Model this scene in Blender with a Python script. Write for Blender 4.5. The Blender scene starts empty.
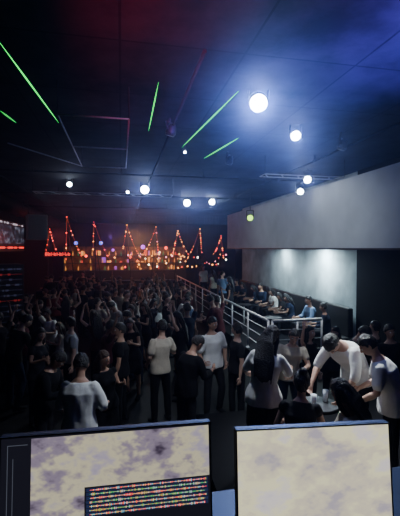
import bpy, bmesh, math, random
from mathutils import Vector, Matrix
random.seed(11)
SC = bpy.context.scene
COL = SC.collection
V = Vector
TH = math.radians(11.74); CT, ST = math.cos(TH), math.sin(TH)
CAMZ = 3.1
def W(px, d, z):
    r = (px-200)/380*d
    return V((r*CT+d*ST, d*CT-r*ST, z))
def zat(py, d): return CAMZ-(py-248)/380*d
def PT(px, py, d): return W(px, d, zat(py, d))

# ------------------------------------------------------------ materials
def mat(name, col, rough=.6, metal=0, emis=None, es=0, var=.15, scale=20, bump=0, spec=.5):
    m = bpy.data.materials.new(name); m.use_nodes = True
    nt = m.node_tree; b = nt.nodes['Principled BSDF']
    tc = nt.nodes.new('ShaderNodeTexCoord'); nz = nt.nodes.new('ShaderNodeTexNoise')
    nz.inputs['Scale'].default_value = scale; nz.inputs['Detail'].default_value = 3
    nt.links.new(tc.outputs['Object'], nz.inputs['Vector'])
    cr = nt.nodes.new('ShaderNodeValToRGB')
    c0 = [max(0, c*(1-var)) for c in col]; c1 = [min(1, c*(1+var)) for c in col]
    cr.color_ramp.elements[0].color = (*c0, 1); cr.color_ramp.elements[1].color = (*c1, 1)
    cr.color_ramp.elements[0].position = .3; cr.color_ramp.elements[1].position = .7
    nt.links.new(nz.outputs['Fac'], cr.inputs['Fac']); nt.links.new(cr.outputs['Color'], b.inputs['Base Color'])
    b.inputs['Roughness'].default_value = rough; b.inputs['Metallic'].default_value = metal
    b.inputs['Specular IOR Level'].default_value = spec
    if emis:
        b.inputs['Emission Color'].default_value = (*emis, 1); b.inputs['Emission Strength'].default_value = es
    if bump:
        bp = nt.nodes.new('ShaderNodeBump'); bp.inputs['Strength'].default_value = bump; bp.inputs['Distance'].default_value = .02
        nt.links.new(nz.outputs['Fac'], bp.inputs['Height']); nt.links.new(bp.outputs['Normal'], b.inputs['Normal'])
    return m
M = {}
M['black'] = mat('black_plastic', (.012,.012,.014), .5)
M['bezel'] = mat('bezel_plastic', (.04,.04,.045), .5)
M['blackmetal'] = mat('black_metal', (.02,.02,.024), .5, .3)
M['steel'] = mat('brushed_steel', (.6,.6,.62), .45, .2)
M['pipe'] = mat('ceiling_pipe', (.012,.012,.015), .8, 0, spec=.1)
M['truss'] = mat('truss_metal', (.26,.26,.29), .6, 0, spec=.2)
M['darkwall'] = mat('dark_wall_paint', (.008,.008,.010), .9, scale=4, spec=.1)
M['leather'] = mat('black_leather', (.012,.011,.012), .5, scale=40, bump=.2)
M['wood'] = mat('dark_wood', (.04,.025,.016), .5, scale=6)
M['whitewall'] = mat('grey_white_wall', (.46,.49,.53), .85, scale=2, var=.08)
M['lowwall'] = mat('pale_wall', (.36,.42,.45), .85, scale=1.5, var=.35)
M['carpet'] = mat('dark_carpet', (.008,.008,.010), .95, scale=60, spec=.1)
M['lampwhite'] = mat('lamp_white', (1,1,1), emis=(.8,.9,1), es=80)
M['lampsoft'] = mat('lamp_soft', (1,1,1), emis=(1,.85,.65), es=10)
M['lampgreen'] = mat('lamp_green', (.3,1,.2), emis=(.5,1,.05), es=3)
M['laser'] = mat('laser_green', (0,1,.1), emis=(.02,1,.10), es=2.2)
M['laserdim'] = mat('laser_green_dim', (0,.6,.1), emis=(.02,1,.10), es=.8)
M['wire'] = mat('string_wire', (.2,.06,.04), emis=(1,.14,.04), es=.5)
M['orange'] = mat('bulb_orange', (1,.4,.1), emis=(1,.35,.07), es=6)
M['redb'] = mat('bulb_red', (1,.1,.05), emis=(1,.05,.03), es=6)
M['pinkb'] = mat('bulb_pink', (1,.4,.6), emis=(1,.25,.45), es=5)
M['blueb'] = mat('bulb_blue', (.1,.2,1), emis=(.06,.14,1), es=2.5)
M['purple'] = mat('bulb_purple', (.5,.1,1), emis=(.4,.06,1), es=2.5)
M['cyan'] = mat('led_cyan', (.2,.8,1), emis=(.2,.75,1), es=.8)
M['ledwhite'] = mat('led_white', (.9,.9,1), emis=(.8,.85,1), es=.6)
M['ledred'] = mat('led_red', (1,.1,.1), emis=(1,.04,.03), es=1.8)
M['ledreddim'] = mat('led_red_dim', (.5,.05,.05), emis=(1,.08,.06), es=.14)
M['ledbluedim'] = mat('led_blue_dim', (.1,.1,.3), emis=(.4,.45,.7), es=.05)
M['ledgreen'] = mat('led_green', (.1,.8,.2), emis=(.05,.7,.15), es=.8)
M['ledorange'] = mat('led_orange', (1,.5,.1), emis=(1,.4,.05), es=.8)
M['ledblue'] = mat('led_blue', (.1,.2,1), emis=(.1,.2,1), es=.6)
M['ledyellow'] = mat('led_yellow', (1,.9,.2), emis=(1,.8,.15), es=.7)
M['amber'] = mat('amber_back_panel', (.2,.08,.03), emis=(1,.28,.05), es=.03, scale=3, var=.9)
M['glow_o'] = mat('panel_orange', (.5,.2,.05), emis=(1,.36,.07), es=1.4, scale=5, var=.6)
M['glow_r'] = mat('panel_red', (.5,.05,.05), emis=(1,.08,.04), es=.9, scale=5, var=.6)
M['glow_p'] = mat('panel_purple', (.3,.1,.5), emis=(.5,.12,1), es=.7, scale=5, var=.6)
M['screenoff'] = mat('screen_dark', (.01,.01,.014), .3, emis=(.03,.03,.05), es=.3)
M['glass'] = mat('drink_glass', (.6,.65,.7), .08, 0, spec=.8)
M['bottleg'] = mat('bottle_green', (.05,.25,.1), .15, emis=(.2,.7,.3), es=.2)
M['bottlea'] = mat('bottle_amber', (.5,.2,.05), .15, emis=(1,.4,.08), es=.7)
M['lips'] = mat('lips', (.35,.1,.09), .5)
M['eyew'] = mat('eye_white', (.8,.8,.8), .2)
M['eyed'] = mat('eye_dark', (.02,.015,.01), .3)
SK = [mat('skin_tan', (.44,.25,.17), .5, var=.08), mat('skin_light', (.58,.36,.27), .5, var=.08), mat('skin_brown', (.24,.13,.09), .5, var=.08)]
HR = [mat('hair_black', (.010,.008,.008), .45, scale=70, bump=.9), mat('hair_brown', (.04,.02,.011), .45, scale=70, bump=.9)]
def cloth(n, c): return mat(n, c, .9, scale=7, bump=.6, var=.10, spec=.15)
CL = {k: cloth('cloth_'+k, c) for k, c in dict(white=(.84,.84,.82), cream=(.70,.66,.56), grey=(.35,.36,.38), black=(.006,.006,.008), navy=(.012,.018,.04),
     charcoal=(.018,.018,.022), blue=(.16,.25,.42), red=(.25,.04,.04), olive=(.022,.027,.017), denim=(.02,.03,.06), beige=(.52,.46,.37), wine=(.06,.012,.018)).items()}

def floor_mat(): return mat('dance_floor', (.006,.006,.007), .6, scale=3, spec=.12)
def ceiling_mat():
    m = bpy.data.materials.new('ceiling_tiles'); m.use_nodes = True; nt = m.node_tree; b = nt.nodes['Principled BSDF']
    tc = nt.nodes.new('ShaderNodeTexCoord'); br = nt.nodes.new('ShaderNodeTexBrick')
    br.offset = 0; br.inputs['Scale'].default_value = 1; br.inputs['Brick Width'].default_value = 1.2; br.inputs['Row Height'].default_value = 1.2
    br.inputs['Mortar Size'].default_value = .012
    br.inputs['Color1'].default_value = (.028,.028,.033,1); br.inputs['Color2'].default_value = (.035,.035,.040,1); br.inputs['Mortar'].default_value = (.012,.012,.016,1)
    nz = nt.nodes.new('ShaderNodeTexNoise'); nz.inputs['Scale'].default_value = 1.1; nz.inputs['Detail'].default_value = 8; nz.inputs['Roughness'].default_value = .65
    cr = nt.nodes.new('ShaderNodeValToRGB'); cr.color_ramp.elements[0].position = .35; cr.color_ramp.elements[0].color = (.2,.2,.2,1); cr.color_ramp.elements[1].position = .7
    mx = nt.nodes.new('ShaderNodeMixRGB'); mx.blend_type = 'MULTIPLY'; mx.inputs['Fac'].default_value = 1
    nt.links.new(tc.outputs['Object'], br.inputs['Vector']); nt.links.new(tc.outputs['Object'], nz.inputs['Vector'])
    nt.links.new(nz.outputs['Fac'], cr.inputs['Fac'])
    nt.links.new(br.outputs['Color'], mx.inputs['Color1']); nt.links.new(cr.outputs['Color'], mx.inputs['Color2'])
    nt.links.new(mx.outputs['Color'], b.inputs['Base Color']); b.inputs['Roughness'].default_value = .9
    b.inputs['Specular IOR Level'].default_value = .05
    return m
def screen_mat(name, stops, scale, es, seed, rough=.5):
    m = bpy.data.materials.new(name); m.use_nodes = True; nt = m.node_tree; b = nt.nodes['Principled BSDF']
    tc = nt.nodes.new('ShaderNodeTexCoord'); mp = nt.nodes.new('ShaderNodeMapping'); mp.inputs['Location'].default_value = (seed,seed*.7,0)
    mp.inputs['Rotation'].default_value = (0,.6,0); mp.inputs['Scale'].default_value = (1,1,1.6)
    nz = nt.nodes.new('ShaderNodeTexNoise'); nz.inputs['Scale'].default_value = scale; nz.inputs['Detail'].default_value = 4; nz.inputs['Roughness'].default_value = rough
    cr = nt.nodes.new('ShaderNodeValToRGB'); cr.color_ramp.interpolation = 'EASE'; e = cr.color_ramp.elements
    while len(e) < len(stops): e.new(.5)
    for i, (p, c) in enumerate(stops): e[i].position = p; e[i].color = (*c, 1)
    nt.links.new(tc.outputs['Object'], mp.inputs['Vector']); nt.links.new(mp.outputs['Vector'], nz.inputs['Vector'])
    nt.links.new(nz.outputs['Fac'], cr.inputs['Fac']); nt.links.new(cr.outputs['Color'], b.inputs['Emission Color'])
    b.inputs['Emission Strength'].default_value = es; b.inputs['Base Color'].default_value = (.01,.01,.01,1); b.inputs['Roughness'].default_value = .35
    return m

# ------------------------------------------------------------ mesh helpers
def box(bm, a, b, mi=0):
    vs = [bm.verts.new((x,y,z)) for x in (a[0],b[0]) for y in (a[1],b[1]) for z in (a[2],b[2])]
    for f in ((0,1,3,2),(4,6,7,5),(0,4,5,1),(2,3,7,6),(0,2,6,4),(1,5,7,3)):
        bm.faces.new([vs[i] for i in f]).material_index = mi
def loft(bm, rings, mi=0, sm=True):
    prev = None; first = None
    for r in rings:
        vs = [bm.verts.new(p) for p in r]
        if prev:
            n = len(vs)
            for i in range(n):
                f = bm.faces.new((prev[i], prev[(i+1)%n], vs[(i+1)%n], vs[i])); f.material_index = mi; f.smooth = sm
        else: first = vs
        prev = vs
    bm.faces.new(first[::-1]).material_index = mi; bm.faces.new(prev).material_index = mi
def ell(c, ax, ay, rx, ry, n=12):
    return [c+ax*(rx*math.cos(2*math.pi*i/n))+ay*(ry*math.sin(2*math.pi*i/n)) for i in range(n)]
def frame(t, ref=None):
    t = t.normalized(); ref = ref or V((0,0,1))
    if abs(t.dot(ref)) > .95: ref = V((0,1,0)) if abs(t.y) < .9 else V((1,0,0))
    a = t.cross(ref).normalized(); b = t.cross(a).normalized()
    return a, b
def limb(bm, pts, rads, n=10, mi=0, cap=True, flat=None, sm=True):
    pts = [V(p) for p in pts]; rings = []
    ref = None
    for i, p in enumerate(pts):
        t = (pts[min(i+1,len(pts)-1)]-pts[max(i-1,0)]).normalized()
        if ref is None: a, b = frame(t)
        else:
            a = (ref - t*ref.dot(t)).normalized(); b = t.cross(a).normalized()
        ref = a
        r = rads[i]
        ring = ell(p, a, b, r, r if not flat else r*flat, n)
        if cap and i == 0: rings.append(ell(p-t*r*.75, a, b, r*.6, r*.6*(flat or 1), n))
        rings.append(ring)
        if cap and i == len(pts)-1: rings.append(ell(p+t*r*.75, a, b, r*.6, r*.6*(flat or 1), n))
    loft(bm, rings, mi, sm)
def tube(bm, a, b, r, n=10, mi=0): limb(bm, [a, b], [r, r], n, mi, False)
def ball(bm, c, r, mi=0, seg=12, ring=8, sc=(1,1,1)):
    mm = Matrix.Translation(V(c)) @ Matrix.Diagonal((r*sc[0], r*sc[1], r*sc[2], 1))
    res = bmesh.ops.create_uvsphere(bm, u_segments=seg, v_segments=ring, radius=1, matrix=mm)
    for v in res['verts']:
        for f in v.link_faces: f.material_index = mi; f.smooth = True
def link_mesh(name, bm, mats, parent=None, bevel=0):
    bmesh.ops.recalc_face_normals(bm, faces=bm.faces)
    me = bpy.data.meshes.new(name); bm.to_mesh(me); bm.free()
    for m in (mats if isinstance(mats, (list,tuple)) else [mats]): me.materials.append(m)
    o = bpy.data.objects.new(name, me); COL.objects.link(o)
    if parent: o.parent = parent
    if bevel:
        md = o.modifiers.new('bevel','BEVEL'); md.width = bevel; md.segments = 2; md.limit_method = 'ANGLE'
    return o
def tag(o, label, cat, group=None, kind=None):
    o['label'] = label; o['category'] = cat
    if group: o['group'] = group
    if kind: o['kind'] = kind
    return o
def thing(name, label, cat, loc=(0,0,0), rz=0, group=None):
    o = bpy.data.objects.new(name, None); COL.objects.link(o); o.empty_display_size = .1
    o.location = loc; o.rotation_euler = (0,0,rz)
    return tag(o, label, cat, group)
def struct(name, bm, m, bevel=0):
    o = link_mesh(name, bm, m, None, bevel); o['kind'] = 'structure'; return o
def sbox(name, a, b, m):
    bm = bmesh.new(); box(bm, a, b); return struct(name, bm, m)
def pbox(name, a, b, m, parent, bevel=0):
    bm = bmesh.new(); box(bm, a, b); return link_mesh(name, bm, m, parent, bevel)

# ------------------------------------------------------------ room
H = 5.0
sbox('floor', (-5,-1.5,-.1), (9.2,30,0), floor_mat())
sbox('ceiling', (-5,-1.5,H), (9.2,30,H+.1), ceiling_mat())
sbox('wall_left', (-5.15,-1.5,0), (-5,30,H), M['darkwall'])
sbox('wall_back', (-5.15,30,0), (9.35,30.15,H), M['darkwall'])
sbox('wall_front', (-5.15,-1.65,0), (9.35,-1.5,H), M['darkwall'])
sbox('wall_right', (5.75,8.4,.4), (5.9,17.6,H), M['lowwall'])
sbox('wall_right_near', (5.7,-1.5,0), (5.9,8.4,H), M['darkwall'])
sbox('wall_right_far', (9.2,17.6,0), (9.35,30,H), M['darkwall'])
sbox('wall_right_return', (5.9,17.45,0), (9.35,17.6,H), M['darkwall'])
bm = bmesh.new(); box(bm, (5.0,4.0,3.1), (5.7,17.6,4.67)); struct('wall_right_upper', bm, M['whitewall'])
sbox('trim_1', (4.97,4.0,3.06), (5.7,17.6,3.1), M['blackmetal'])
sbox('floor_platform', (3.3,8.2,0), (5.69,26,.4), M['carpet'])
PL = .48
sbox('floor_platform_near', (1.0,2.4,0), (5.69,5.8,PL), M['carpet'])
sbox('floor_booth', (-3,-1.5,0), (3.2,1.9,1.4), M['carpet'])

# ------------------------------------------------------------ ceiling services
def pipe(pts, r, label, m='pipe', group=None, name='ceiling_pipe'):
    bm = bmesh.new()
    for i in range(len(pts)-1): tube(bm, V(pts[i]), V(pts[i+1]), r)
    for i in range(5):
        q = V(pts[0]).lerp(V(pts[1]), (i+.5)/5)
        box(bm, (q.x-.01,q.y-.01,q.z), (q.x+.01,q.y+.01,H))
        box(bm, (q.x-r*1.2,q.y-.02,q.z-r*1.2), (q.x+r*1.2,q.y+.02,q.z+r*1.2))
    return tag(link_mesh(name, bm, M[m]), label, 'pipe', group)
pipe([(-2.9,2.5,4.88),(-2.9,27,4.88)], .03, 'dark ceiling pipe nearest the left wall, running to the far stage')
pipe([(.75,3.4,4.88),(.75,27,4.88)], .02, 'thin dark ceiling pipe just right of the hanging rectangular truss')
pipe([(3.9,3.0,4.88),(3.9,17,4.88)], .02, 'dark ceiling pipe running beside the pale upper wall')
for y, s in ((9.0,'nearest cross pipe under the ceiling'),(12.6,'cross pipe carrying the distant left spotlight'),(16.5,'cross pipe carrying the farthest pair of spotlights')):
    pipe([(-4.8,y,4.80),(4.85,y,4.80)], .02, s+', dark metal')
def truss(label, bars, drops):
    fr = thing('ceiling_truss', label, 'truss', (0,0,0))
    for a, b in bars:
        bm = bmesh.new(); tube(bm, V(a), V(b), .010); link_mesh('bar', bm, M['truss'], fr)
    for p in drops:
        bm = bmesh.new(); tube(bm, V(p), V((p[0],p[1],5)), .006); link_mesh('cable', bm, M['pipe'], fr)
def rectbars(x0,x1,y0,y1,z): return [((x0,y0,z),(x1,y0,z)),((x0,y1,z),(x1,y1,z)),((x0,y0,z),(x0,y1,z)),((x1,y0,z),(x1,y1,z))]
truss('thin rectangular metal truss hung under the ceiling at upper left', rectbars(-.7,.1,4.6,7.4,4.62)+[((-.7,6,4.62),(.1,6,4.62)),((-1.6,6,4.62),(-.7,7.4,4.62))], [(-.7,4.6,4.62),(.1,4.6,4.62),(-.7,7.4,4.62),(.1,7.4,4.62)])
truss('long narrow metal truss hung over the dance floor beyond the rectangular one', rectbars(-2.2,1.4,10.4,10.8,4.55)+[((-2.2+i*.4,10.4,4.55),(-2.0+i*.4,10.8,4.55)) for i in range(9)], [(-2.2,10.4,4.55),(1.4,10.4,4.55)])
truss('narrow metal truss hung right of and beyond the second spotlight', rectbars(2.9,4.7,7.4,7.7,4.62)+[((2.9+i*.36,7.4,4.62),(3.08+i*.36,7.7,4.62)) for i in range(5)], [(2.9,7.4,4.62),(4.7,7.4,4.62)])
bm = bmesh.new(); limb(bm, [(-4.1,3,4.7),(-4.1,16,4.7),(-4.1,26,4.7)], [.3,.3,.3], 20, cap=False)
for k in range(20):
    limb(bm, [(-4.1,3.5+k*1.15,4.7),(-4.1,3.56+k*1.15,4.7)], [.305,.305], 20, cap=False)
tag(link_mesh('air_duct', bm, M['pipe']), 'wide round dark air duct along the ceiling above the left side', 'duct')

# ------------------------------------------------------------ spotlights
def aim_matrix(d):
    return d.to_track_quat('-Z','Y').to_matrix().to_4x4()
def lamp(pos, tgt, r, label, lens='lampwhite', drop=None, group=None):
    pos = V(pos); d = (V(tgt)-pos).normalized()
    t = thing('spotlight', label, 'spotlight', pos, 0, group)
    R = aim_matrix(d)
    bm = bmesh.new()
    limb(bm, [(0,0,.02),(0,0,r*.6),(0,0,r*1.8),(0,0,r*2.3)], [r*1.12, r*1.15, r*.9, r*.5], 20, cap=False)
    bmesh.ops.transform(bm, matrix=R, verts=bm.verts); link_mesh('housing', bm, M['blackmetal'], t)
    bm = bmesh.new(); limb(bm, [(0,0,.02),(0,0,0),(0,0,-.012)], [r,r,r*.8], 24, cap=False)
    bmesh.ops.transform(bm, matrix=R, verts=bm.verts); link_mesh('lens', bm, M[lens], t)
    bm = bmesh.new()
    for s in (-1,1):
        a = R @ V((s*r*1.2,0,r)); b = V((s*r*1.2*R[0][0], s*r*1.2*R[1][0], r*2.6+0))
        tube(bm, a, b, .012, 6)
    tube(bm, V((-r*1.2*R[0][0],-r*1.2*R[1][0],r*2.6)), V((r*1.2*R[0][0],r*1.2*R[1][0],r*2.6)), .012, 6)
    top = H-pos.z
    if top > r*2.6: tube(bm, V((0,0,r*2.6)), V((0,0,top)), .014, 6)
    link_mesh('yoke', bm, M['blackmetal'], t)
    return t
def light(kind, name, loc, tgt, energy, col, size=.05, cone=60, blend=.6, shape=None):
    l = bpy.data.lights.new(name, kind); l.energy = energy; l.color = col
    if kind == 'SPOT': l.spot_size = math.radians(cone); l.spot_blend = blend; l.shadow_soft_size = size
    elif kind == 'POINT': l.shadow_soft_size = size
    elif kind == 'AREA':
        l.size = size
        if shape: l.shape = 'RECTANGLE'; l.size_y = shape
    o = bpy.data.objects.new(name, l); COL.objects.link(o); o.location = loc
    if tgt is not None: o.rotation_euler = (V(tgt)-V(loc)).to_track_quat('-Z','Y').to_euler()
    return o
LP = []
for px, py, d, r, tgt, lab in (
    (258,105,4.6,.10,(.9,1.6,2.4),'largest brightest white spotlight hanging from the ceiling, nearest the viewer'),
    (295,137,5.9,.07,(1.5,2.0,2.2),'second white spotlight, hung just right of and beyond the brightest one'),
    (145,190,11.0,.11,(0,1,2),'white spotlight over the dance floor left of the crowd centre'),
    (187,203,14.5,.12,(0,1,2),'left one of the two distant white spotlights hung side by side'),
    (212,202,14.5,.10,(0,1,2),'right one of the two distant white spotlights hung side by side'),
    (307,180,9.2,.08,(1,1,2),'white spotlight at the top edge of the pale upper wall, higher of two'),
    (300,192,10.0,.075,(1,1,2),'white spotlight at the top edge of the pale upper wall, lower of two'),
    (70,183,10.5,.06,(0,1,2),'small white spotlight alone above the left side of the room'),
    (128,186,12,.04,(0,1,2),'tiny white spotlight just left of the dance floor spotlight'),
    (185,143,7,.02,(0,1,2),'tiny white lamp on the ceiling above the end of a green beam')):
    p = PT(px, py, d); p.z = min(p.z, 4.85)
    lamp(p, tgt, r, lab); LP.append(p)
p = PT(250,218,13.2); lamp(p, (1,2,2), .1, 'yellow-green lamp in front of the far end of the pale upper wall', 'lampgreen')
for px, py, d, lab in ((228,150,7.5,'unlit black spotlight under the ceiling beyond the brightest spotlight'),(170,120,5.6,'unlit black spotlight under the ceiling right of the hanging truss'),(340,150,6.3,'unlit black spotlight under the ceiling above the pale upper wall')):
    p = PT(px,py,d); p.z = min(p.z,4.75); lamp(p, (p.x-1,p.y+1,1), .07, lab, 'black')

# ------------------------------------------------------------ laser beams
def beam(a, b, r, label, m='laser'):
    bm = bmesh.new(); limb(bm, [a, a.lerp(b,.3), a.lerp(b,.75), b], [r*.15,r,r*.8,r*.15], 8, cap=False); tag(link_mesh('laser_beam', bm, M[m]), label, 'laser beam', 'green laser beams')
def cz(px, py, z=4.6): return PT(px, py, (z-CAMZ)*380/(248-py))
beam(cz(0,42,4.3), cz(60,124,4.5), .006, 'longest green laser beam, at the far upper left under the ceiling')
beam(cz(159,84,4.6), cz(149,132,4.65), .006, 'short steep green laser beam above the middle of the room')
beam(cz(238,93,4.6), cz(182,148,4.65), .007, 'bright diagonal green laser beam just left of the brightest spotlight')
beam(cz(238,139,4.6), cz(204,159,4.65), .008, 'short low green laser beam below the brightest spotlight')
beam(cz(2,112,4.3), cz(18,124,4.35), .008, 'tiny green laser beam at the left edge of the view', 'laserdim')

# ------------------------------------------------------------ left wall items, far stage
ld = thing('led_display', 'dim bluish led screen with small coloured rows on the left wall', 'led display', (-4.98,18.3,0))
pbox('panel', (0,-2.2,2.95), (.12,2.6,4.3), M['black'], ld)
bluish = screen_mat('screen_bluish', [(.4,(.01,.015,.02)),(.5,(.03,.05,.09)),(.6,(.16,.2,.3)),(.7,(.5,.55,.7))], 3, .4, 1.7)
pbox('screen', (.12,-2.15,3.3), (.13,2.55,4.1), bluish, ld)
for i, (mm, z) in enumerate((('ledwhite',4.2),('ledred',3.12))):
    bm = bmesh.new(); y = -2.1
    box(bm, (.13,-2.1,z-.004), (.134,2.5,z+.004)); box(bm, (.12,-2.1,z-.004), (.13,-2.08,z+.004))
    while y < 2.4:
        w = random.uniform(.08,.3)
        if random.random() < .6: box(bm, (.13,y,z-.04), (.145,min(y+w,2.5),z+.04))
        y += w+.07
    link_mesh('led_row', bm, M[mm], ld)
sp = thing('hanging_speaker', 'grey box speaker hung from the ceiling near the left wall', 'speaker', PT(37,240,15), math.radians(20))
h = 4.4-sp.location.z
pbox('cabinet', (-.36,-.3,0), (.36,.3,h), mat('speaker_grey',(.4,.4,.42),.7), sp, .02)
bm = bmesh.new(); box(bm, (-.32,-.32,.04), (.32,-.3,h-.04)); link_mesh('grille', bm, mat('grille',(.34,.34,.36),.8,scale=200,bump=1), sp)
for x in (-.3,.3):
    bm = bmesh.new(); tube(bm, V((x,0,h)), V((x,0,5-sp.location.z)), .015); link_mesh('bracket', bm, M['blackmetal'], sp)
rs = thing('red_led_sign', 'narrow red glowing led sign above the crowd at left', 'sign', PT(58,254,18), math.radians(8))
pbox('panel', (-.62,0,-.14), (.62,.08,.14), M['black'], rs)
bm = bmesh.new(); box(bm, (-.57,-.015,-.02), (.57,0,.0))
for i in range(9):
    x = -.56+i*.125
    box(bm, (x,-.02,-.08), (x+.03,0,.08)); box(bm, (x+.03,-.02,random.choice((-.08,-.02,.05))), (x+.09,0,random.choice((-.05,.02,.08))+.02))
link_mesh('lit_marks', bm, M['ledred'], rs)
for x in (-.5,.5):
    bm = bmesh.new(); tube(bm, V((x,.04,.14)), V((x,.04,5-rs.location.z)), .01); link_mesh('cable', bm, M['blackmetal'], rs)
RK = W(4,9.5,0)
rk = thing('equipment_rack', 'tall black equipment rack with dim coloured rows at the left edge', 'rack', RK, math.radians(25))
pbox('casing', (-.4,-.25,0), (.4,.25,2.7), M['black'], rk, .01)
for i in range(14):
    z = 2.58-i*.13; bm = bmesh.new(); x = -.36
    box(bm, (-.36,-.258,z-.003), (.36,-.25,z+.003))
    while x < .3:
        w = random.uniform(.03,.12)
        if random.random() < .45: box(bm, (x,-.262,z-.025), (min(x+w,.36),-.25,z+.02))
        x += w+.03
    link_mesh('lit_row', bm, M['ledreddim' if i in (1,6) else 'ledbluedim'], rk)

sbox('floor_stage', (-5,24.2,0), (3.25,30,.5), M['carpet'])
bar = thing('bar_counter', 'long dark bar counter with dim amber front under the far lights', 'bar counter', (.4,23.4,0))
pbox('body', (-4.2,0,0), (2.6,.6,1.05), M['wood'], bar)
pbox('counter_top', (-4.3,-.08,1.05), (2.7,.68,1.12), M['blackmetal'], bar)
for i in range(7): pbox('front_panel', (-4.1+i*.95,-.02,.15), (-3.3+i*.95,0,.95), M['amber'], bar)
bb = thing('back_bar', 'dark back bar shelves with amber glowing niches and bottles at far wall', 'shelves', (0,29.3,.5))
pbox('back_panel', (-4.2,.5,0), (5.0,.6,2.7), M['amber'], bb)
for z in (.9,1.45,2.0,2.6): pbox('shelf', (-4.2,.1,z), (5.0,.5,z+.03), M['blackmetal'], bb)
for x in (-4.2,-1.9,.4,2.7,4.95): pbox('upright', (x,.1,0), (x+.06,.5,2.65), M['blackmetal'], bb)
pbox('cabinet', (-4.2,.05,0), (5.0,.5,.88), M['wood'], bb)
for i in range(40):
    x = random.gauss(2.2,2.0); z = random.choice((.96,1.5,2.05)); w_ = random.uniform(.06,.3); hh = random.uniform(.06,.4)
    if not -4.1 < x < 4.5: continue
    pbox('lit_niche', (x,.47-i*.001,z), (x+w_,.499,z+hh), M[random.choice(('glow_o','glow_o','glow_o','glow_r','glow_p'))], bb)
n = 0
for z in (.95,1.5,2.05):
    for i in range(20):
        x = -4.0+i*.45+random.uniform(-.12,.12)
        if any(abs(x-u-.03) < .09 for u in (-4.2,-1.9,.4,2.7,4.95)) or random.random() < .3: continue
        if n == 0:
            bm = bmesh.new(); limb(bm, [(0,0,0),(0,0,.2),(0,0,.25),(0,0,.34)], [.045,.045,.018,.018], 10, cap=False)
            b0 = link_mesh('bottle', bm, M['bottlea']); o = b0
        else:
            o = b0.copy(); COL.objects.link(o)
            if n % 3 == 0: o.material_slots[0].link = 'OBJECT'; o.material_slots[0].material = M['bottleg']
        o.location = (x,29.6,.5+z-.02)
        tag(o, 'small glowing bottle on the far back bar shelves', 'bottle', 'bottles on the back bar'); n += 1

MASTS = [(RK.x,RK.y),(RK.x-.2,RK.y-.5)]
bulbmeshes = {}
for c in ('redb','orange','pinkb','purple','blueb'):
    bm = bmesh.new(); ball(bm, (0,0,0), .027, seg=8, ring=6); me = bpy.data.meshes.new('bulb_'+c); bm.to_mesh(me); bm.free(); me.materials.append(M[c]); bulbmeshes[c] = me
def mast(px, peak_y, d, label, cols, lean, sl, sr, dip=2.3, keep=.5):
    top = PT(px, peak_y, d); top.z = min(top.z, 4.8)
    base = V((top.x-lean, top.y, .5 if top.y > 24.2 else 0)); MASTS.append((base.x, base.y))
    t = thing('light_mast', label, 'light mast', base)
    top = top-base
    bm = bmesh.new(); limb(bm, [(0,0,0), tuple(top*.5), tuple(top)], [.03,.025,.015], 8); ball(bm, (0,0,.02), .2, sc=(1,1,.15)); link_mesh('pole', bm, M['blackmetal'], t)
    strings = []
    for s in (-sl,sr):
        e = V((top.x+s, 0, dip+random.uniform(-.2,.4))); pts = []
        for i in range(12):
            q = i/11; p = top.lerp(e, q); p.z -= math.sin(q*math.pi)*(.16 if abs(s) > .3 else .03); pts.append(p)
        bm = bmesh.new(); limb(bm, pts, [.008]*12, 5); link_mesh('string', bm, M['wire'], t); strings += [p for p in pts[1:] if random.random() < keep]
    strings.append(top)
    for i, p in enumerate(strings):
        o = bpy.data.objects.new('bulb', bulbmeshes[cols[(i*7+i//4)%len(cols)]]); COL.objects.link(o); o.parent = t
        o.location = p; k = random.uniform(.5,1.3); o.scale = (k,k,k)
    return t
mast(50,229,20,'low light mast at the far left of the row, beside the grey speaker', ['redb','redb'], .2, .25, .4, 2.8)
mast(67,217,19,'tallest light mast, leaning, left of the middle', ['redb','redb','orange'], -.5, .05, .75, 2.6)
mast(94,222,20,'second tallest light mast, leaning', ['redb','orange','redb','orange'], -.5, .05, .85, 2.6)
mast(127,225,20,'tall light mast in the middle of the row', ['orange','redb','orange'], -.3, .2, .7, 2.7)
mast(156,227,21,'light mast right of the middle one', ['redb','orange','pinkb','redb'], .4, .7, .15, 2.7, .5)
mast(178,231,22,'light mast strung thickly in orange, left of the last two', ['orange','orange','redb'], .3, .3, .6, 2.6, .8)
mast(200,229,22,'light mast strung in orange and red, second from the right', ['orange','redb','orange'], .5, .85, .1, 2.5, .75)
mast(221,236,22,'lowest light mast at the right end of the row', ['redb','orange','redb'], .3, .45, .15, 2.7, .6)
for px, py, d, r, mm, lab in ((76,243,20.5,.10,'blueb','blue glowing globe beside the tallest light mast'),(101,243,21.5,.10,'blueb','blue glowing globe beside the second tallest light mast'),(143,247,22,.12,'purple','purple glowing globe just right of the middle light mast'),
     (166,248,22.6,.08,'redb','red glowing globe hanging left of the thickly strung mast'),(113,250,21,.07,'purple','small purple glowing globe just left of the middle light mast'),
     (130,257,21.8,.07,'redb','small red glowing globe low under the middle light mast'),(86,256,21,.07,'redb','small red glowing globe low right of the tallest mast')):
    p = PT(px,py,d); t = thing('hanging_globe', lab, 'globe light', p)
    bm = bmesh.new(); ball(bm, (0,0,0), r, seg=16, ring=12); link_mesh('globe', bm, M[mm], t)
    bm = bmesh.new(); tube(bm, V((0,0,r)), V((0,0,5-p.z)), .006, 6); link_mesh('cord', bm, M['blackmetal'], t)
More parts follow.
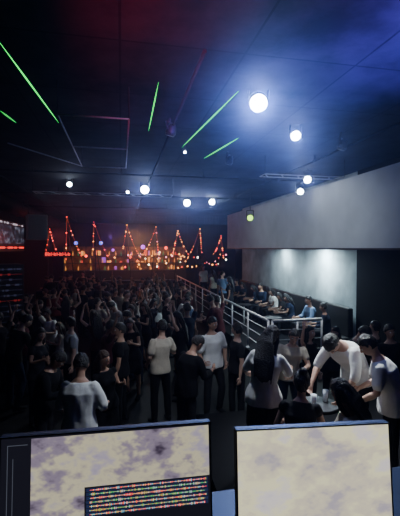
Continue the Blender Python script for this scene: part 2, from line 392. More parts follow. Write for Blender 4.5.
for i in range(52):
    px = random.gauss(170,32); px = min(max(px,66),226); p = PT(px, random.uniform(252,268), random.uniform(22.7,23.2))
    t = thing('bar_lamp', 'small glowing pendant lamp in the cluster over the far bar', 'pendant lamp', p, 0, 'pendant lamps over the far bar')
    bm = bmesh.new(); ball(bm, (0,0,0), random.uniform(.018,.05), seg=8, ring=6); link_mesh('globe', bm, M[['orange','orange','pinkb','lampsoft','redb','orange'][i%6]], t)
    bm = bmesh.new(); tube(bm, V((0,0,.012)), V((0,0,5-p.z)), .004, 5); link_mesh('cord', bm, M['blackmetal'], t)

# ------------------------------------------------------------ banquette, tables, railing
bq = thing('banquette', 'long black padded banquette with high back along the pale lit wall', 'bench seat', (5.68,8.45,.4))
pbox('base', (-.6,0,0), (0,8.9,.3), M['black'], bq)
for i in range(8):
    pbox('seat_cushion', (-.62,.02+i*1.11,.3), (-.12,1.10+i*1.11,.46), M['leather'], bq, .03)
    pbox('back_cushion', (-.14,.02+i*1.11,.46), (0,1.10+i*1.11,1.2), M['leather'], bq, .04)
def railing(label, a, b, z0, n, rz=0):
    a, b = V(a), V(b); t = thing('railing', label, 'railing', (a.x,a.y,z0)); v = b-a
    bm = bmesh.new(); tube(bm, V((0,0,1.0)), V((v.x,v.y,1.0)), .032); link_mesh('top_rail', bm, M['steel'], t)
    for z in (.3,.55,.78):
        bm = bmesh.new(); tube(bm, V((0,0,z)), V((v.x,v.y,z)), .010, 6); link_mesh('cross_rail', bm, M['steel'], t)
    for i in range(n+1):
        q = v*(i/n); bm = bmesh.new(); tube(bm, V((q.x,q.y,0)), V((q.x,q.y,1.0)), .024); limb(bm, [(q.x,q.y,0),(q.x,q.y,.015)], [.05,.05], cap=False); link_mesh('post', bm, M['steel'], t)
railing('long steel railing running beside the dance floor toward the stage', (3.36,8.33,0), (3.36,23,0), .4, 10)
railing('short steel railing section across the front of the raised seating', (3.44,8.28,0), (4.7,8.28,0), .4, 2)
def glass(p, label, h=.14):
    bm = bmesh.new(); limb(bm, [(0,0,0),(0,0,.01),(0,0,h)], [.028,.03,.036], 12, cap=False); o = link_mesh('drinking_glass', bm, M['glass']); o.location = p
    tag(o, label, 'glass'); return o
def table(p, r, h, label):
    t = thing('round_table', label, 'table', p)
    bm = bmesh.new(); limb(bm, [(0,0,h-.04),(0,0,h-.01),(0,0,h)], [r,r,r*.98], 28, cap=False); link_mesh('table_top', bm, M['blackmetal'], t)
    bm = bmesh.new(); tube(bm, V((0,0,.03)), V((0,0,h-.04)), .035); link_mesh('pedestal', bm, M['steel'], t)
    bm = bmesh.new(); limb(bm, [(0,0,0),(0,0,.02),(0,0,.04)], [r*.6,r*.6,.06], 24, cap=False); link_mesh('base', bm, M['blackmetal'], t)
tp = W(320,4.6,PL); table(tp, .24, .72, 'small round black table the people at right gather around')
glass(tp+V((.12,.05,.72)), 'clear glass on the right half of the small round table')
glass(tp+V((-.1,-.06,.72)), 'clear glass on the left half of the small round table')
for i, y in enumerate((10.2,12.8,15.4)):
    table(V((4.25,y,.4)), .26, .72, ['nearest','middle','farthest'][i]+' of the small round tables before the black banquette')
def stool(p, label):
    t = thing('stool', label, 'stool', p)
    bm = bmesh.new(); limb(bm, [(0,0,.36),(0,0,.38),(0,0,.43),(0,0,.455)], [.17,.19,.19,.16], 24, cap=False); link_mesh('seat', bm, M['leather'], t)
    for i in range(4):
        a = math.pi/4+i*math.pi/2; bm = bmesh.new(); tube(bm, V((.11*math.cos(a),.11*math.sin(a),.37)), V((.17*math.cos(a),.17*math.sin(a),0)), .014, 8); link_mesh('leg', bm, M['steel'], t)

# ------------------------------------------------------------ people
def remesh(bm, vox, name, sm=3):
    bmesh.ops.recalc_face_normals(bm, faces=bm.faces)
    me = bpy.data.meshes.new('tmp'); bm.to_mesh(me); bm.free()
    o = bpy.data.objects.new('tmp', me); COL.objects.link(o)
    md = o.modifiers.new('r','REMESH'); md.mode = 'VOXEL'; md.voxel_size = vox; md.use_smooth_shade = True
    s = o.modifiers.new('s','SMOOTH'); s.iterations = sm; s.factor = .5
    dg = bpy.context.evaluated_depsgraph_get()
    out = bpy.data.meshes.new_from_object(o.evaluated_get(dg)); out.name = name
    bpy.data.objects.remove(o); bpy.data.meshes.remove(me)
    return out
def folds(me, amp):
    # cloth folds: shallow slanting ridges pressed into the garment surface
    ns = [v.normal.copy() for v in me.vertices]
    for v, n in zip(me.vertices, ns):
        c = v.co
        g = math.sin(c.z*20+c.x*24+1.8*math.sin(c.x*9+c.y*7))*.6+math.sin(c.x*34-c.z*12+c.y*20)*.4
        v.co = c+n*(g*amp)
def D(x, y, z): return V((x,y,z)).normalized()
TOR = [(-.10,.115,.09),(-.03,.165,.118),(.06,.158,.112),(.16,.138,.102),(.28,.155,.112),(.38,.172,.118),(.45,.16,.095),(.50,.10,.068),(.54,.058,.055)]
TORF = [(-.10,.12,.095),(-.03,.172,.125),(.06,.15,.11),(.16,.115,.09),(.28,.132,.115),(.36,.145,.125),(.45,.138,.085),(.50,.085,.06),(.54,.05,.048)]
STAND = dict(lean=0, side=0, twist=0, head=(0,0), aR=(D(.18,.02,-1), D(.08,.25,-1)), aL=(D(-.18,.02,-1), D(-.08,.25,-1)), lR=(D(.06,.03,-1), D(.02,-.04,-1)), lL=(D(-.06,.0,-1), D(-.02,-.03,-1)), sit=None)
def P(**k): d = dict(STAND); d.update(k); return d
def person(label, loc, rz, pose, fem=False, h=1.72, skin=0, top='white', sleeve=.55, bottom='trousers', bcol='black', hair='short', hcol=0, vox=.015, group=None, stout=1.0):
    root = thing('person', label, 'person', loc, rz, group)
    tor = [(a, b*stout, c*stout) for a, b, c in (TORF if fem else TOR)]
    hz = .93
    def rot(h_):
        q = min(1, max(0, h_/.25)); q = q*q*(3-2*q)
        return Matrix.Rotation(math.radians(pose['twist'])*q, 3, 'Z') @ Matrix.Rotation(math.radians(pose['side'])*q, 3, 'Y') @ Matrix.Rotation(-math.radians(pose['lean'])*q, 3, 'X')
    pel = V((0,0,hz)); sh = .155 if fem else .182
    def spine(h_):
        if h_ <= 0: return pel+V((0,0,h_))
        p = pel.copy(); n = 12
        for i in range(n): p = p + rot(h_*(i+.5)/n) @ V((0,0,h_/n))
        return p
    J = {}
    lt, ls = .43, .42
    for s, k in ((1,'R'),(-1,'L')):
        a = pel+V((s*.088,0,-.03)); b = a+pose['l'+k][0]*lt; c = b+pose['l'+k][1]*ls; J['l'+k] = (a,b,c)
        R = rot(.45); a = spine(.455)+R@V((s*sh,0,0)); u, f = pose['a'+k]; ul = .28 if not fem else .26
        b = a+u*ul; c = b+f*.245; J['a'+k] = (a,b,c)
    hr = rot(.5) @ Matrix.Rotation(math.radians(pose['head'][1]),3,'Z') @ Matrix.Rotation(-math.radians(pose['head'][0]),3,'X')
    nb = spine(.53); hc = nb + rot(.5)@V((0,.0,.06)) + hr@V((0,.018,.105))
    if pose['sit'] is None: dz = .085-min(J['lR'][2].z, J['lL'][2].z)
    else: dz = pose['sit']+.10-pel.z
    O = V((0,0,dz))
    X, Y, Z = hr@V((1,0,0)), hr@V((0,1,0)), hr@V((0,0,1))
    def HP(x, y, z): return hc+O+X*x+Y*y+Z*z
    def headball(bm, fn):
        res = bmesh.ops.create_uvsphere(bm, u_segments=28, v_segments=20, radius=1)
        for v in res['verts']:
            v.co = HP(*fn(v.co.x, v.co.y, v.co.z))
    def headfn(x, y, z):
        w = 1-.28*max(0,-z)**1.3
        yy = y*.094 + (.012 if (z < -.3 and y > 0) else 0)*(-z)
        for sx in (-1,1):
            q = (x-sx*.4)**2+(z-.02)**2
            if y > 0 and q < .06: yy -= .010*(1-q/.06)
        return (x*.076*w, yy, z*.117)
    bm = bmesh.new()
    rings = []
    for h_, rx, ry in tor:
        R = rot(h_); rings.append(ell(spine(h_)+O, R@V((1,0,0)), R@V((0,1,0)), rx, ry, 16))
    loft(bm, rings)
    if fem:
        for s in (-1,1): ball(bm, spine(.34)+O+rot(.34)@V((s*.065,.085,0)), .062)
    limb(bm, [spine(.48)+O, nb+O, hc+O-Z*.04-Y*.02], [.06,.052 if not fem else .045,.05 if not fem else .043], 12)
    headball(bm, headfn)
    limb(bm, [HP(0,.088,.028), HP(0,.099,.0), HP(0,.108,-.02)], [.008,.011,.015], 8)
    for s in (-1,1): limb(bm, [HP(s*.077,-.008,.025), HP(s*.082,-.012,.0), HP(s*.076,-.004,-.03)], [.014,.016,.01], 8)
    ar = (.052,.043,.042,.027) if not fem else (.042,.036,.035,.023)
    hands = []
    for s, k in ((1,'R'),(-1,'L')):
        a,b,c = [q+O for q in J['a'+k]]
        limb(bm, [a, a.lerp(b,.35), b, b.lerp(c,.3), c], [ar[0],ar[0],ar[1]*.9,ar[2],ar[3]], 10)
        f = (c-b).normalized(); fw = V((0,1,0))
        if abs(f.dot(fw)) > .85: fw = V((0,0,1))
        l = (fw-f*fw.dot(f)).normalized(); nn = f.cross(l).normalized()
        if nn.dot(V((-s,0,-.3))) < 0: nn = -nn
        loft(bm, [ell(c, l, nn, .026, .02, 8), ell(c+f*.03, l, nn, .036, .018, 8), ell(c+f*.085, l, nn, .042, .015, 8), ell(c+f*.098, l, nn, .036, .01, 8)])
        hands.append((c, f, l, nn))
        a,b,c = [q+O for q in J['l'+k]]
        limb(bm, [a, a.lerp(b,.4), b, b.lerp(c,.3), c], [.088,.078,.056,.056,.036], 12)
        fd = V((pose['l'+k][0].x*.3+s*.12, 1, 0)).normalized()
        c2 = c+V((0,0,-.045))
        limb(bm, [c2-fd*.04, c2+fd*.06+V((0,0,-.005)), c2+fd*.15+V((0,0,-.018))], [.034,.034,.022], 8)
        J['f'+k] = (c, fd)
    me = remesh(bm, vox, 'body')
    bm = bmesh.new(); bm.from_mesh(me); bpy.data.meshes.remove(me)
    for c, f, l, nn in hands:
        for i in range(4):
            L = (.066,.076,.071,.056)[i]; o_ = l*(.031-.0205*i)
            p0 = c+f*.08+o_; d1 = (f*.92+nn*.3+l*(.10-.07*i)).normalized(); d2 = (f*.65+nn*.75).normalized()
            limb(bm, [p0, p0+f*.015, p0+f*.015+d1*L*.5, p0+f*.015+d1*L*.5+d2*L*.5], [.0095,.0095,.0085,.0065], 6)
        p0 = c+f*.03+l*.028
        limb(bm, [p0, p0+(l*.8+f*.5).normalized()*.035, p0+(l*.8+f*.5).normalized()*.035+(f+nn*.3).normalized()*.035], [.012,.0105,.008], 6)
    for s in (-1,1):
        ball(bm, HP(s*.031,.078,.004), .0125, 2, 8, 6); ball(bm, HP(s*.031,.0885,.004), .006, 3, 6, 5)
        limb(bm, [HP(s*.014,.093,.026), HP(s*.032,.09,.031), HP(s*.05,.077,.024)], [.004,.005,.003], 5, 3)
    limb(bm, [HP(-.024,.084,-.055), HP(0,.092,-.053), HP(.024,.084,-.055)], [.005,.008,.005], 6, 1)
    link_mesh('body', bm, [SK[skin], M['lips'], M['eyew'], M['eyed']], root)
    # shirt
    bm = bmesh.new(); rings = []
    tt = [(-.09,tor[1][1]+.008,tor[1][2]+.006),(.0,tor[1][1],tor[1][2])]+tor[2:8]
    for h_, rx, ry in tt:
        R = rot(h_); e = .022 if h_ < .45 else .012
        rings.append(ell(spine(h_)+O, R@V((1,0,0)), R@V((0,1,0)), max(rx+e, (.15 if not fem else .13)*stout if h_ < .4 else 0), ry+e, 18))
    loft(bm, rings)
    if fem:
        for s in (-1,1): ball(bm, spine(.34)+O+rot(.34)@V((s*.065,.087,0)), .072)
    for k in ('R','L'):
        a,b,c = [q+O for q in J['a'+k]]
        if sleeve <= 1:
            e = a.lerp(b, max(.12, sleeve)); limb(bm, [a, a.lerp(e,.5), e], [ar[0]+.012, ar[0]+.014, ar[0]+.016], 12)
        else:
            e = b.lerp(c, sleeve-1); limb(bm, [a, a.lerp(b,.5), b, b.lerp(e,.5), e], [ar[0]+.014, ar[0]+.014, ar[1]+.014, ar[2]+.013, ar[3]+.016], 12)
    me = remesh(bm, vox, 'shirt', 2); folds(me, .005); me.materials.clear(); me.materials.append(CL[top])
    o = bpy.data.objects.new('shirt', me); COL.objects.link(o); o.parent = root
    # bottom
    bm = bmesh.new(); rings = []
    for h_, rx, ry in [(-.12,.12,.1)]+tor[1:3]+[(.1,tor[2][1]-.01,tor[2][2]-.005)]:
        rings.append(ell(spine(h_)+O, V((1,0,0)), V((0,1,0)), rx+.01, ry+.01, 16))
    loft(bm, rings)
    if bottom in ('trousers','shorts'):
        for k in ('R','L'):
            a,b,c = [q+O for q in J['l'+k]]
            if bottom == 'trousers': limb(bm, [a, a.lerp(b,.4), b, b.lerp(c,.4), b.lerp(c,.97)], [.097,.089,.069,.068,.056], 12)
            else: limb(bm, [a, a.lerp(b,.4), a.lerp(b,.9)], [.098,.092,.084], 12)
    else:
        for k in ('R','L'):
            a,b,c = [q+O for q in J['l'+k]]; limb(bm, [a, a.lerp(b,.35), a.lerp(b,.75)], [.098,.1,.1], 12)
        if pose['sit'] is None:
            loft(bm, [ell(spine(z)+O, V((1,0,0)), V((0,1,0)), a_, b_, 16) for z, a_, b_ in ((-.38,.2,.14),(-.2,.19,.135),(0,.18,.13))])
    me = remesh(bm, vox, bottom, 2); folds(me, .003); me.materials.clear(); me.materials.append(CL[bcol])
    o = bpy.data.objects.new(bottom, me); COL.objects.link(o); o.parent = root
    for k in ('R','L'):
        c, fd = J['f'+k]; sd = V((fd.y,-fd.x,0)); z = c.z-.085; bm = bmesh.new()
        loft(bm, [ell(V((c.x,c.y,0))+fd*u+V((0,0,z+hh)), sd, V((0,0,1)), w, hh, 10) for u, w, hh in ((-.07,.02,.03),(-.055,.036,.05),(0,.042,.055),(.07,.046,.038),(.14,.044,.028),(.175,.025,.02))])
        link_mesh('shoe', bm, CL['black'], root)
    # hair
    bm = bmesh.new()
    def hairfn(x, y, z):
        g = random.uniform(.97,1.09)
        kx, ky, kz = .088*g, .106*g, .125*g
        if y > .25 and z < .42-.15*abs(x): kx *= .78; ky *= .78; kz *= .8
        elif z < -.5 and hair == 'short': kx *= .72; ky *= .78; kz *= .72
        elif z < -.05 and y > -.1 and hair == 'short': kx *= .86
        w = 1-.28*max(0,-z)**1.3
        return (x*kx*w, y*ky-.008, z*kz+.008)
    headball(bm, hairfn)
    if hair == 'long':
        T = rot(.5); TX, TY = T@V((1,0,0)), T@V((0,1,0)); base = spine(.42)+O+T@V((0,-.125*max(1,stout*.98),0)); mid = HP(0,-.085,-.09); low = spine(.24)+O+T@V((.01,-.15*max(1,stout*.98),0))
        loft(bm, [ell(HP(0,-.04,.04), X, Y, .082,.055,14), ell(HP(0,-.055,-.05), X, Y, .094,.058,14), ell(mid, X, Y, .096,.05,14), ell(base, TX, TY, .104,.036,14), ell(low, TX, TY, .086,.026,14), ell(low-V((0,0,.05)), TX, TY, .05,.014,14)])
        for s in (-1,1): limb(bm, [HP(s*.07,.0,.05), HP(s*.084,.012,-.05), HP(s*.09,.0,-.13), spine(.42)+O+T@V((s*.095,-.06,.0))], [.02,.024,.028,.014], 8)
        for i in range(9):
            u = (i-4)/4; limb(bm, [HP(u*.06,-.09,.02), mid+X*(u*.09)-Y*.035, base+TX*(u*.11+.01*math.sin(i*2.1))-TY*.022, low+TX*(u*.10+.014*math.sin(i*3))-TY*.01-V((0,0,.03+.04*math.sin(i*5)))], [.014,.018,.018,.008], 6)
    if hair == 'bun': ball(bm, HP(0,-.09,.1), .045)
    me = remesh(bm, vox*.7, 'hair', 1); me.materials.clear(); me.materials.append(HR[hcol])
    o = bpy.data.objects.new('hair', me); COL.objects.link(o); o.parent = root
    k = h/1.72; root.scale = (k,k,k)
    return root
pi = math.pi
SITL = dict(sit=.46, lR=(D(.2,1,.02), D(0,.05,-1)), lL=(D(-.2,1,.02), D(0,.05,-1)))
spots = list(MASTS)
def fl(px, d):
    q = W(px,d,0); spots.append((q.x,q.y)); return q
person('man in white shirt seen from behind, nearest the viewer at left', fl(78,4.35), -.5, P(head=(18,30), side=-6, aR=(D(.4,.15,-1), D(-.5,.8,-.2)), aL=(D(-.35,.0,-1), D(.3,.8,-.5)), lean=12), top='white', sleeve=.85, bcol='charcoal', h=1.8, vox=.013, stout=1.15)
person('person in beige shirt, back turned, left of the man in white tee', fl(160,6.7), .35, P(head=(0,-30), side=5, twist=12, aR=(D(.4,.1,-1), D(-.05,.9,.3)), aL=(D(-.25,0,-1), D(.1,.6,-.6)), lR=(D(.14,.1,-1), D(.02,-.1,-1))), top='beige', sleeve=.7, bcol='black', h=1.76, skin=1)
person('man in white tee mid floor facing the viewer with arms lowered', fl(213,7.0), pi+.3, P(head=(10,15), side=4, aR=(D(.3,.05,-1), D(-.1,.45,-1)), aL=(D(-.35,.0,-1), D(.3,.6,-.8)), lL=(D(-.16,.15,-1), D(.0,-.2,-1))), top='white', sleeve=.8, bcol='charcoal', h=1.78, skin=0, stout=1.08)
person('woman with long dark hair and white top, back turned, left of the small table', W(264,4.3,PL), -.55, P(head=(14,-25), lean=8, side=6, aR=(D(.5,.3,-1), D(-.2,.9,-.3)), aL=(D(-.5,.1,-1), D(.3,.8,-.5))), fem=True, top='white', sleeve=.8, bcol='black', bottom='skirt', hair='long', h=1.68, skin=1, vox=.012, stout=1.15)
person('man in white shirt bending his head and back down over the small table', W(357,4.8,PL), 1.75, P(lean=48, head=(34,10), twist=10, aR=(D(.3,.45,-1), D(-.3,.6,-.7)), aL=(D(-.3,.3,-1), D(.2,.5,-.8)), lR=(D(.1,.15,-1), D(.0,-.12,-1))), top='white', sleeve=1.2, bcol='charcoal', h=1.8, skin=1, vox=.012, stout=1.1)
p = W(358,3.6,PL); stool(p, 'round black stool under the woman in the beige top')
person('woman with long dark hair in beige top seated lowest right, back turned', p, .9, P(head=(12,-20), lean=10, side=-5, **SITL, aR=(D(.5,.2,-1), D(-.3,.9,-.2)), aL=(D(-.5,.2,-1), D(.3,.9,-.2))), fem=True, top='beige', sleeve=.8, bcol='black', hair='long', h=1.72, skin=0, vox=.012, stout=1.2)
person('person in white tee cut by the right edge of the view', W(394,4.1,PL), .9, P(head=(18,10), lean=22, aR=(D(.35,.1,-1), D(-.3,.7,-.4)), aL=(D(-.3,.1,-1), D(.2,.7,-.5))), top='white', sleeve=.7, bcol='black', h=1.66, skin=1, vox=.012, stout=1.12)
p = W(300,3.8,PL); stool(p, 'round black stool under the person with tied up hair')
person('person with tied up dark hair seated before the small table, charcoal top', p, -.35, P(lean=14, head=(12,0), side=5, **SITL, aR=(D(.4,.1,-1), D(-.3,.9,-.2)), aL=(D(-.4,.1,-1), D(.3,.9,-.2))), fem=True, top='charcoal', sleeve=.2, bcol='black', hair='bun', h=1.7, skin=1, vox=.012)
person('man in beige shirt facing the viewer behind the woman in the white top', fl(290,6.4), pi-.3, P(head=(15,0), lean=8, side=-6, aR=(D(.35,.2,-1), D(-.5,.8,.1)), aL=(D(-.35,.2,-1), D(.5,.8,.0))), top='beige', sleeve=.5, bcol='denim', h=1.72, skin=1)
person('person in black top raising one arm beside the man in beige', fl(310,6.7), pi+.5, P(head=(-5,0), aR=(D(.7,.3,.5), D(.1,.2,1))), fem=True, top='black', sleeve=.12, bcol='black', h=1.66, skin=1, hair='long')
SITP = P(sit=.46, lean=8, lR=(D(.15,1,.02), D(0,.05,-1)), lL=(D(-.15,1,.02), D(0,.05,-1)), aR=(D(.25,.4,-1), D(-.2,1,-.1)), aL=(D(-.25,.4,-1), D(.2,1,-.1)))
sm = person('man in blue shirt seated on the black banquette, second nearest of those there', V((5.22,9.75,.4)), pi/2, SITP, top='blue', sleeve=1.5, bcol='charcoal', skin=0)
sw = person('woman in white top seated on the banquette beyond the man in blue', V((5.22,12.3,.4)), pi/2, P(**{**SITP,'head':(15,25),'lean':16}), fem=True, top='white', sleeve=.4, bcol='black', hair='long', skin=2)

def dup(root, loc, rz, label, group=None, top=None, sc=None):
    r = root.copy(); COL.objects.link(r); r.location = loc; r.rotation_euler = (0,0,rz); r['label'] = label
    if group: r['group'] = group
    elif 'group' in r: del r['group']
    if sc: r.scale = (sc,sc,sc)
    for ch in list(root.children):
        c = ch.copy(); COL.objects.link(c); c.parent = r
        if top and ch.name.startswith('shirt'):
            c.material_slots[0].link = 'OBJECT'; c.material_slots[0].material = CL[top]
    return r
GL = 'clubgoer in dark clothes, one of the dim crowd packed on the dance floor'; GG = 'dim crowd on the dance floor'
GP = 'clubgoer in a pale top, one of the few among the packed dim crowd'; GGP = 'pale tops in the crowd'
GS = 'guest in dark clothes seated in the row along the black banquette'; GGS = 'dark seated guests on the banquette'
def ok(x, y, dmin=.56):
    return all((x-a)**2+(y-b)**2 > dmin**2 for a, b in spots)
tpl = []
defs = [
 dict(pose=P(head=(0,10), side=6, twist=18, lR=(D(.16,.1,-1), D(.02,-.1,-1))), top='black', bcol='black', stout=1.1),
 dict(pose=P(head=(5,-15), side=-7, aR=(D(.3,.2,-1), D(-.1,.9,.3))), fem=True, top='charcoal', bcol='black', hair='long', h=1.64, sleeve=.3),
 dict(pose=P(aR=(D(.5,.3,.8), D(-.1,.2,1)), aL=(D(-.3,.2,-1), D(.1,.9,.2)), side=7, lean=8), top='navy', bcol='black', h=1.78, skin=2),
 dict(pose=P(head=(10,20), side=8, aL=(D(-.3,.2,-1), D(.2,.9,.4)), lR=(D(.12,.2,-1), D(.02,-.3,-1))), fem=True, top='black', bcol='black', bottom='skirt', hair='long', hcol=1, h=1.6, sleeve=.12),
 dict(pose=P(lean=20, head=(12,-30), side=6, aR=(D(.3,.3,-1), D(-.3,.9,0)), aL=(D(-.3,.3,-1), D(.3,.9,0)), lR=(D(.15,.2,-1), D(.02,-.3,-1))), top='olive', bcol='denim', h=1.8, sleeve=1.5),
 dict(pose=P(head=(0,-40), twist=-25, side=-5, aR=(D(.5,-.1,-1), D(-.5,.4,-.6))), top='charcoal', bcol='charcoal', h=1.7, skin=1, sleeve=.6),
 dict(pose=P(head=(5,15), lean=4, side=-8, aR=(D(.6,.3,.5), D(-.3,.2,1)), aL=(D(-.6,.2,.6), D(.3,.3,1))), fem=True, top='wine', bcol='black', hair='long', h=1.66, skin=1, sleeve=.1),
 dict(pose=P(head=(30,0), lean=16, aR=(D(.2,.3,-1), D(-.4,.9,.2)), aL=(D(-.2,.3,-1), D(.4,.9,.2))), top='black', bcol='charcoal', h=1.75, skin=0, sleeve=1.7, stout=1.15)]
first = [(120,6.6),(36,6.6),(187,8.6),(133,7.8),(12,7.2),(237,6.8),(98,8.4),(186,5.7)]
for i, (d_, q) in enumerate(zip(defs, first)):
    tpl.append(person(GL, fl(*q), [1.2,-2.2,.5,2.6,-.8,2.0,.3,-1.1][i], group=GG, vox=.018, **d_))
NT = len(tpl)
ex = [(70,7.4,2.3,5,'grey','person in grey shirt in the crowd beyond the nearest man in white'),
    (98,10.2,-.2,5,'beige','person in beige shirt in the crowd below the middle light mast'),
    (150,12.2,.2,0,'white','person in white shirt deep in the crowd beyond the beige shirt'),
    (178,16.0,.4,1,'cream','woman in cream top far back in the crowd near the railing'),
    (186,10.2,-2.3,5,'blue','person in blue shirt in the crowd before the long railing'),
    (55,12.5,.5,5,'red','person in red shirt in the crowd toward the left wall')]
for px, d, rz, t, top, lab in ex: dup(tpl[t], fl(px,d), rz, lab, None, top)
for px, d, t, rz in ((42,5.2,7,-1.8),(106,5.4,3,-2.6),(333,7.2,1,2.6),(352,6.7,7,-2.4),(376,7.1,5,1.6),(394,6.5,0,2.5)):
    q = fl(px,d); dup(tpl[t], q, rz, GL, GG, None, tpl[t].scale[0]*random.uniform(.94,1.02))
darks = ['black','charcoal','navy','black','black','charcoal','wine','olive']
cnt = 0; tries = 0
centers = [(random.uniform(-4,2.2), random.uniform(7.5,21)) for _ in range(15)]
while cnt < 92 and tries < 20000:
    tries += 1
    if random.random() < .9:
        c = random.choice(centers); x = c[0]+random.gauss(0,.6); y = c[1]+random.gauss(0,.75)
        rz = -math.atan2(c[0]-x, c[1]-y)+random.uniform(-.7,.7)
    else:
        x = random.uniform(-4.4,3.0); y = random.uniform(7,22.8); rz = random.uniform(-3,3)
    if not (-4.4 < x < 2.75 and 6.8 < y < 22.8): continue
    d = y*CT+x*ST; r = x*CT-y*ST; px = 200+380*r/d
    if px < -15 or not ok(x,y): continue
    if d < 7.6 and (135 < px < 240 or 60 < px < 95): continue
    t = tpl[random.randrange(NT)]; pale = random.random() < .18
    dup(t, (x,y,0), rz, GP if pale else GL, GGP if pale else GG, random.choice(['grey','white','beige','white']) if pale else random.choice(darks), t.scale[0]*random.uniform(.88,1.08))
    spots.append((x,y)); cnt += 1
print('crowd', cnt)
for px, d, rz, t, top, lab in ((204,20.5,pi,0,'white','person in white shirt on the raised floor at the far end of the railing'),
    (214,17.6,.6,1,'cream','woman in cream top on the raised floor behind the railing'),
    (223,15.5,-.5,5,'blue','person in blue shirt on the raised floor near the banquette end'),
    (230,13.5,1.2,1,'charcoal','woman in dark top on the raised floor behind the long railing')):
    q = W(px,d,.4); dup(tpl[t], q, rz, lab, None, top)
for i, y in enumerate((8.95,10.9,11.55,13.4,14.1,15.5,16.6)):
    dup(sw if i%3 else sm, (5.22-(.06 if i%2 else 0),y,.4), pi/2+random.uniform(-.6,.6), GS, GGS, random.choice(['black','charcoal','navy']), random.uniform(.92,1.04))

# ------------------------------------------------------------ DJ booth desk + monitors
dk = thing('booth_desk', 'black booth desk under the two monitors', 'desk', (0,0,1.4))
pbox('desk_top', (-1.2,.45,.74), (1.6,1.35,.8), M['black'], dk, .01)
pbox('front_panel', (-1.2,1.28,0), (1.6,1.33,.74), M['black'], dk)
for x in (-1.15,1.5): pbox('leg', (x,.5,0), (x+.06,.56,.74), M['blackmetal'], dk)
pale = screen_mat('screen_pale', [(.30,(.50,.45,.52)),(.42,(.80,.72,.55)),(.52,(.98,.92,.60)),(.64,(.84,.78,.78)),(.75,(.66,.60,.74))], 9, .9, 3.1, .6)
dim = screen_mat('screen_dim', [(.30,(.07,.05,.09)),(.42,(.34,.28,.38)),(.52,(.76,.69,.48)),(.62,(.52,.46,.58)),(.74,(.24,.19,.30))], 9, .7, 8.3, .6)
strip = mat('track_strip',(.02,.02,.04),emis=(.02,.03,.09),es=.8); pline = mat('panel_line',(.1,.1,.12),emis=(.15,.17,.22),es=.5)
def monitor(label, pl, pr, height, side):
    v = pr-pl; w = v.length; rz = math.atan2(v.y, v.x); c = (pl+pr)/2
    t = thing('monitor', label, 'monitor', (c.x,c.y,2.2), rz)
    zt = pl.z-2.2; tilt = Matrix.Translation((0,0,zt-height)) @ Matrix.Rotation(math.radians(-6),4,'X')
    def part(n, a, b, m, bev=0):
        bm = bmesh.new(); box(bm, a, b); bmesh.ops.transform(bm, matrix=tilt, verts=bm.verts); return link_mesh(n, bm, m, t, bev)
    B = .004
    part('casing', (-w/2,0,0), (w/2,.022,height), M['black'], .003)
    part('bezel', (-w/2,-.004,0), (-w/2+B,0,height), M['bezel']); part('bezel', (w/2-B,-.004,0), (w/2,0,height), M['bezel'])
    part('bezel', (-w/2,-.004,height-B), (w/2,0,height), M['bezel']); part('bezel', (-w/2,-.004,0), (w/2,0,.012), M['bezel'])
    part('back_shell', (-w*.3,.022,height*.2), (w*.3,.055,height*.8), M['black'], .01)
    bm = bmesh.new(); box(bm, (-.03,.05,0), (.03,.07,zt-height*.5)); link_mesh('stand_neck', bm, M['blackmetal'], t)
    bm = bmesh.new(); box(bm, (-.11,-.05,0), (.11,.13,.012)); link_mesh('stand_foot', bm, M['blackmetal'], t, .004)
    if side == 'R':
        part('screen', (-w/2+B,-.003,.012), (w/2-B,0,height-B), pale)
    else:
        part('screen', (-w/2+B,-.003,.012), (w/2-B,0,height-B), M['screenoff'])
        part('video_picture', (-w/2+.07,-.004,.02), (w/2-.006,-.003,height-.008), dim)
        for a, b in (((.018,.05),(.0192,height-.02)),((.018,height-.0212),(.062,height-.02)),((.030,.09),(.031,height-.05))):
            part('panel_outline', (-w/2+a[0],-.004,a[1]), (-w/2+b[0],-.003,b[1]), pline)
        y0 = height-.128; x0 = -w/2+.19
        part('track_panel', (x0,-.0048,.012), (w/2-.006,-.004,y0), M['screenoff'])
        cols = ['ledred','ledgreen','cyan','ledorange','ledyellow','ledwhite']
        for r_ in range(7):
            z = y0-.007-r_*.0092
            part('track_strip', (x0+.004,-.0054,z-.0036), (w/2-.010,-.0048,z+.0036), strip)
            for sub in range(3):
                bm = bmesh.new(); x = x0+.012+sub*.0018
                box(bm, (x,-.0058,z-.0003), (w/2-.018,-.0054,z+.0003))
                while x < w/2-.016:
                    a = .0005+.003*abs(math.sin(x*90+r_*2)*math.sin(x*37+r_*2+sub))*random.uniform(.4,1)
                    if random.random() < .45: box(bm, (x,-.0062,z-a), (x+.0016,-.0054,z+a))
                    x += .0038
                bmesh.ops.transform(bm, matrix=tilt, verts=bm.verts); link_mesh('waveform', bm, M[cols[(r_+sub*2)%6]], t)
    return t
zt = 3.1-.435
monitor('left monitor on the booth desk, showing a dim picture and coloured waveforms', W(-8,.835,zt), W(213,.918,zt), .30, 'L')
monitor('right monitor on the booth desk, filled with a bright pale yellow picture', W(238,.875,zt), W(398,.915,zt), .27, 'R')

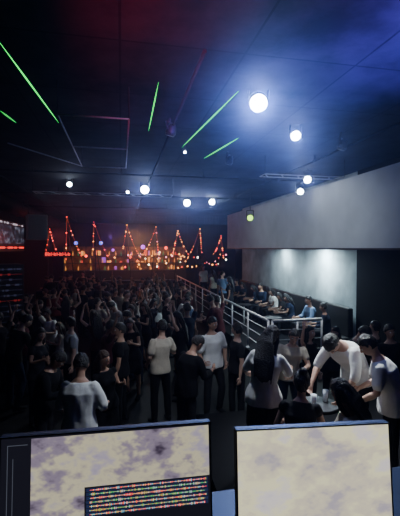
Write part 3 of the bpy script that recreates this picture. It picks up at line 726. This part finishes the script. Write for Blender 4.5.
# ------------------------------------------------------------ lights
def LW(i, tgt, e, col=(.85,.93,1), cone=75): 
    p = LP[i]; d = (V(tgt)-p).normalized(); light('SPOT','key', p+d*.3, tgt, e, col, .04, cone, .8)
LW(0, (.6,5.4,.9), 250, cone=70)
LW(1, (2.9,4.3,1.2), 1150, cone=58)
LW(2, (-.8,8.0,.8), 210, cone=55)
LW(3, (1.0,12,.5), 170, (.7,.85,1), cone=70)
LW(5, (3.8,9.0,.5), 520, cone=60)
LENS_AIM = [V(t) for t in ((.3,.7,2.6),(.8,1.2,2.6),(0,1,2.5),(0,1,2.5),(0,1,2.5),(1,1,2.5))]
for i, e in ((0,560),(1,170),(2,90),(3,90),(4,70),(5,40)):
    d = (LENS_AIM[i]-LP[i]).normalized()
    light('SPOT','flare', LP[i]+d*.14, LENS_AIM[i], e, (.25,.40,1), .03, 80 if i else 100, 1)
light('POINT','glow', LP[0]+V((-.1,-.28,-.1)), None, 30, (.12,.2,1), .03)
light('POINT','glow', LP[1]+V((-.1,-.28,-.1)), None, 6, (.14,.26,1), .03)
light('POINT','glow', V((-.5,5.2,4.2)), None, 1.6, (.5,.6,1), .02)
light('SPOT','blue_wash', (3.6,.8,3.4), (2.6,3.2,5), 8500, (.11,.09,1), .1, 48, 1)
light('SPOT','red_wash', (.2,-.8,3.7), (.35,2.9,5), 3200, (1,.03,.12), .1, 26, 1)
light('SPOT','magenta_wash', (3.4,.2,3.9), (2.3,1.9,5), 500, (1,.08,.6), .1, 40, 1)
light('SPOT','wall_wash', (.2,-.6,3.2), (5.0,10.5,3.8), 3300, (.78,.88,1), .2, 26, 1)
light('AREA','cove', (5.3,9.9,3.04), (5.62,9.9,0), 130, (.68,.9,1), .25, shape=.5)
light('AREA','cove_far', (5.3,12.6,3.04), (5.62,12.6,0), 60, (.68,.9,1), .25, shape=.5)
light('POINT','stage_orange', (.8,22.5,3.6), None, 120, (1,.35,.1), .15)
light('POINT','stage_amber', (2.4,27.5,3.2), None, 110, (1,.4,.12), .15)
light('POINT','stage_purple', (-.6,22.8,3.8), None, 35, (.5,.15,1), .15)
light('POINT','stage_red', (-3.2,19.5,3.6), None, 25, (1,.1,.1), .15)
w = bpy.data.worlds.new('night'); SC.world = w; w.use_nodes = True
w.node_tree.nodes['Background'].inputs[0].default_value = (.02,.025,.05,1); w.node_tree.nodes['Background'].inputs[1].default_value = .02
wv = w.node_tree.nodes.new('ShaderNodeVolumeScatter'); wv.inputs['Color'].default_value = (.55,.65,1,1); wv.inputs['Density'].default_value = .0065; wv.inputs['Anisotropy'].default_value = .9
w.node_tree.links.new(wv.outputs['Volume'], w.node_tree.nodes['World Output'].inputs['Volume'])

# ------------------------------------------------------------ camera
cd = bpy.data.cameras.new('camera'); co = bpy.data.objects.new('camera', cd); COL.objects.link(co)
cd.sensor_fit = 'VERTICAL'; cd.sensor_height = 36; cd.lens = 380/516*36; cd.clip_start = .02
co.location = (0,0,CAMZ); co.rotation_euler = (math.radians(90-1.5),0,-TH)
SC.camera = co
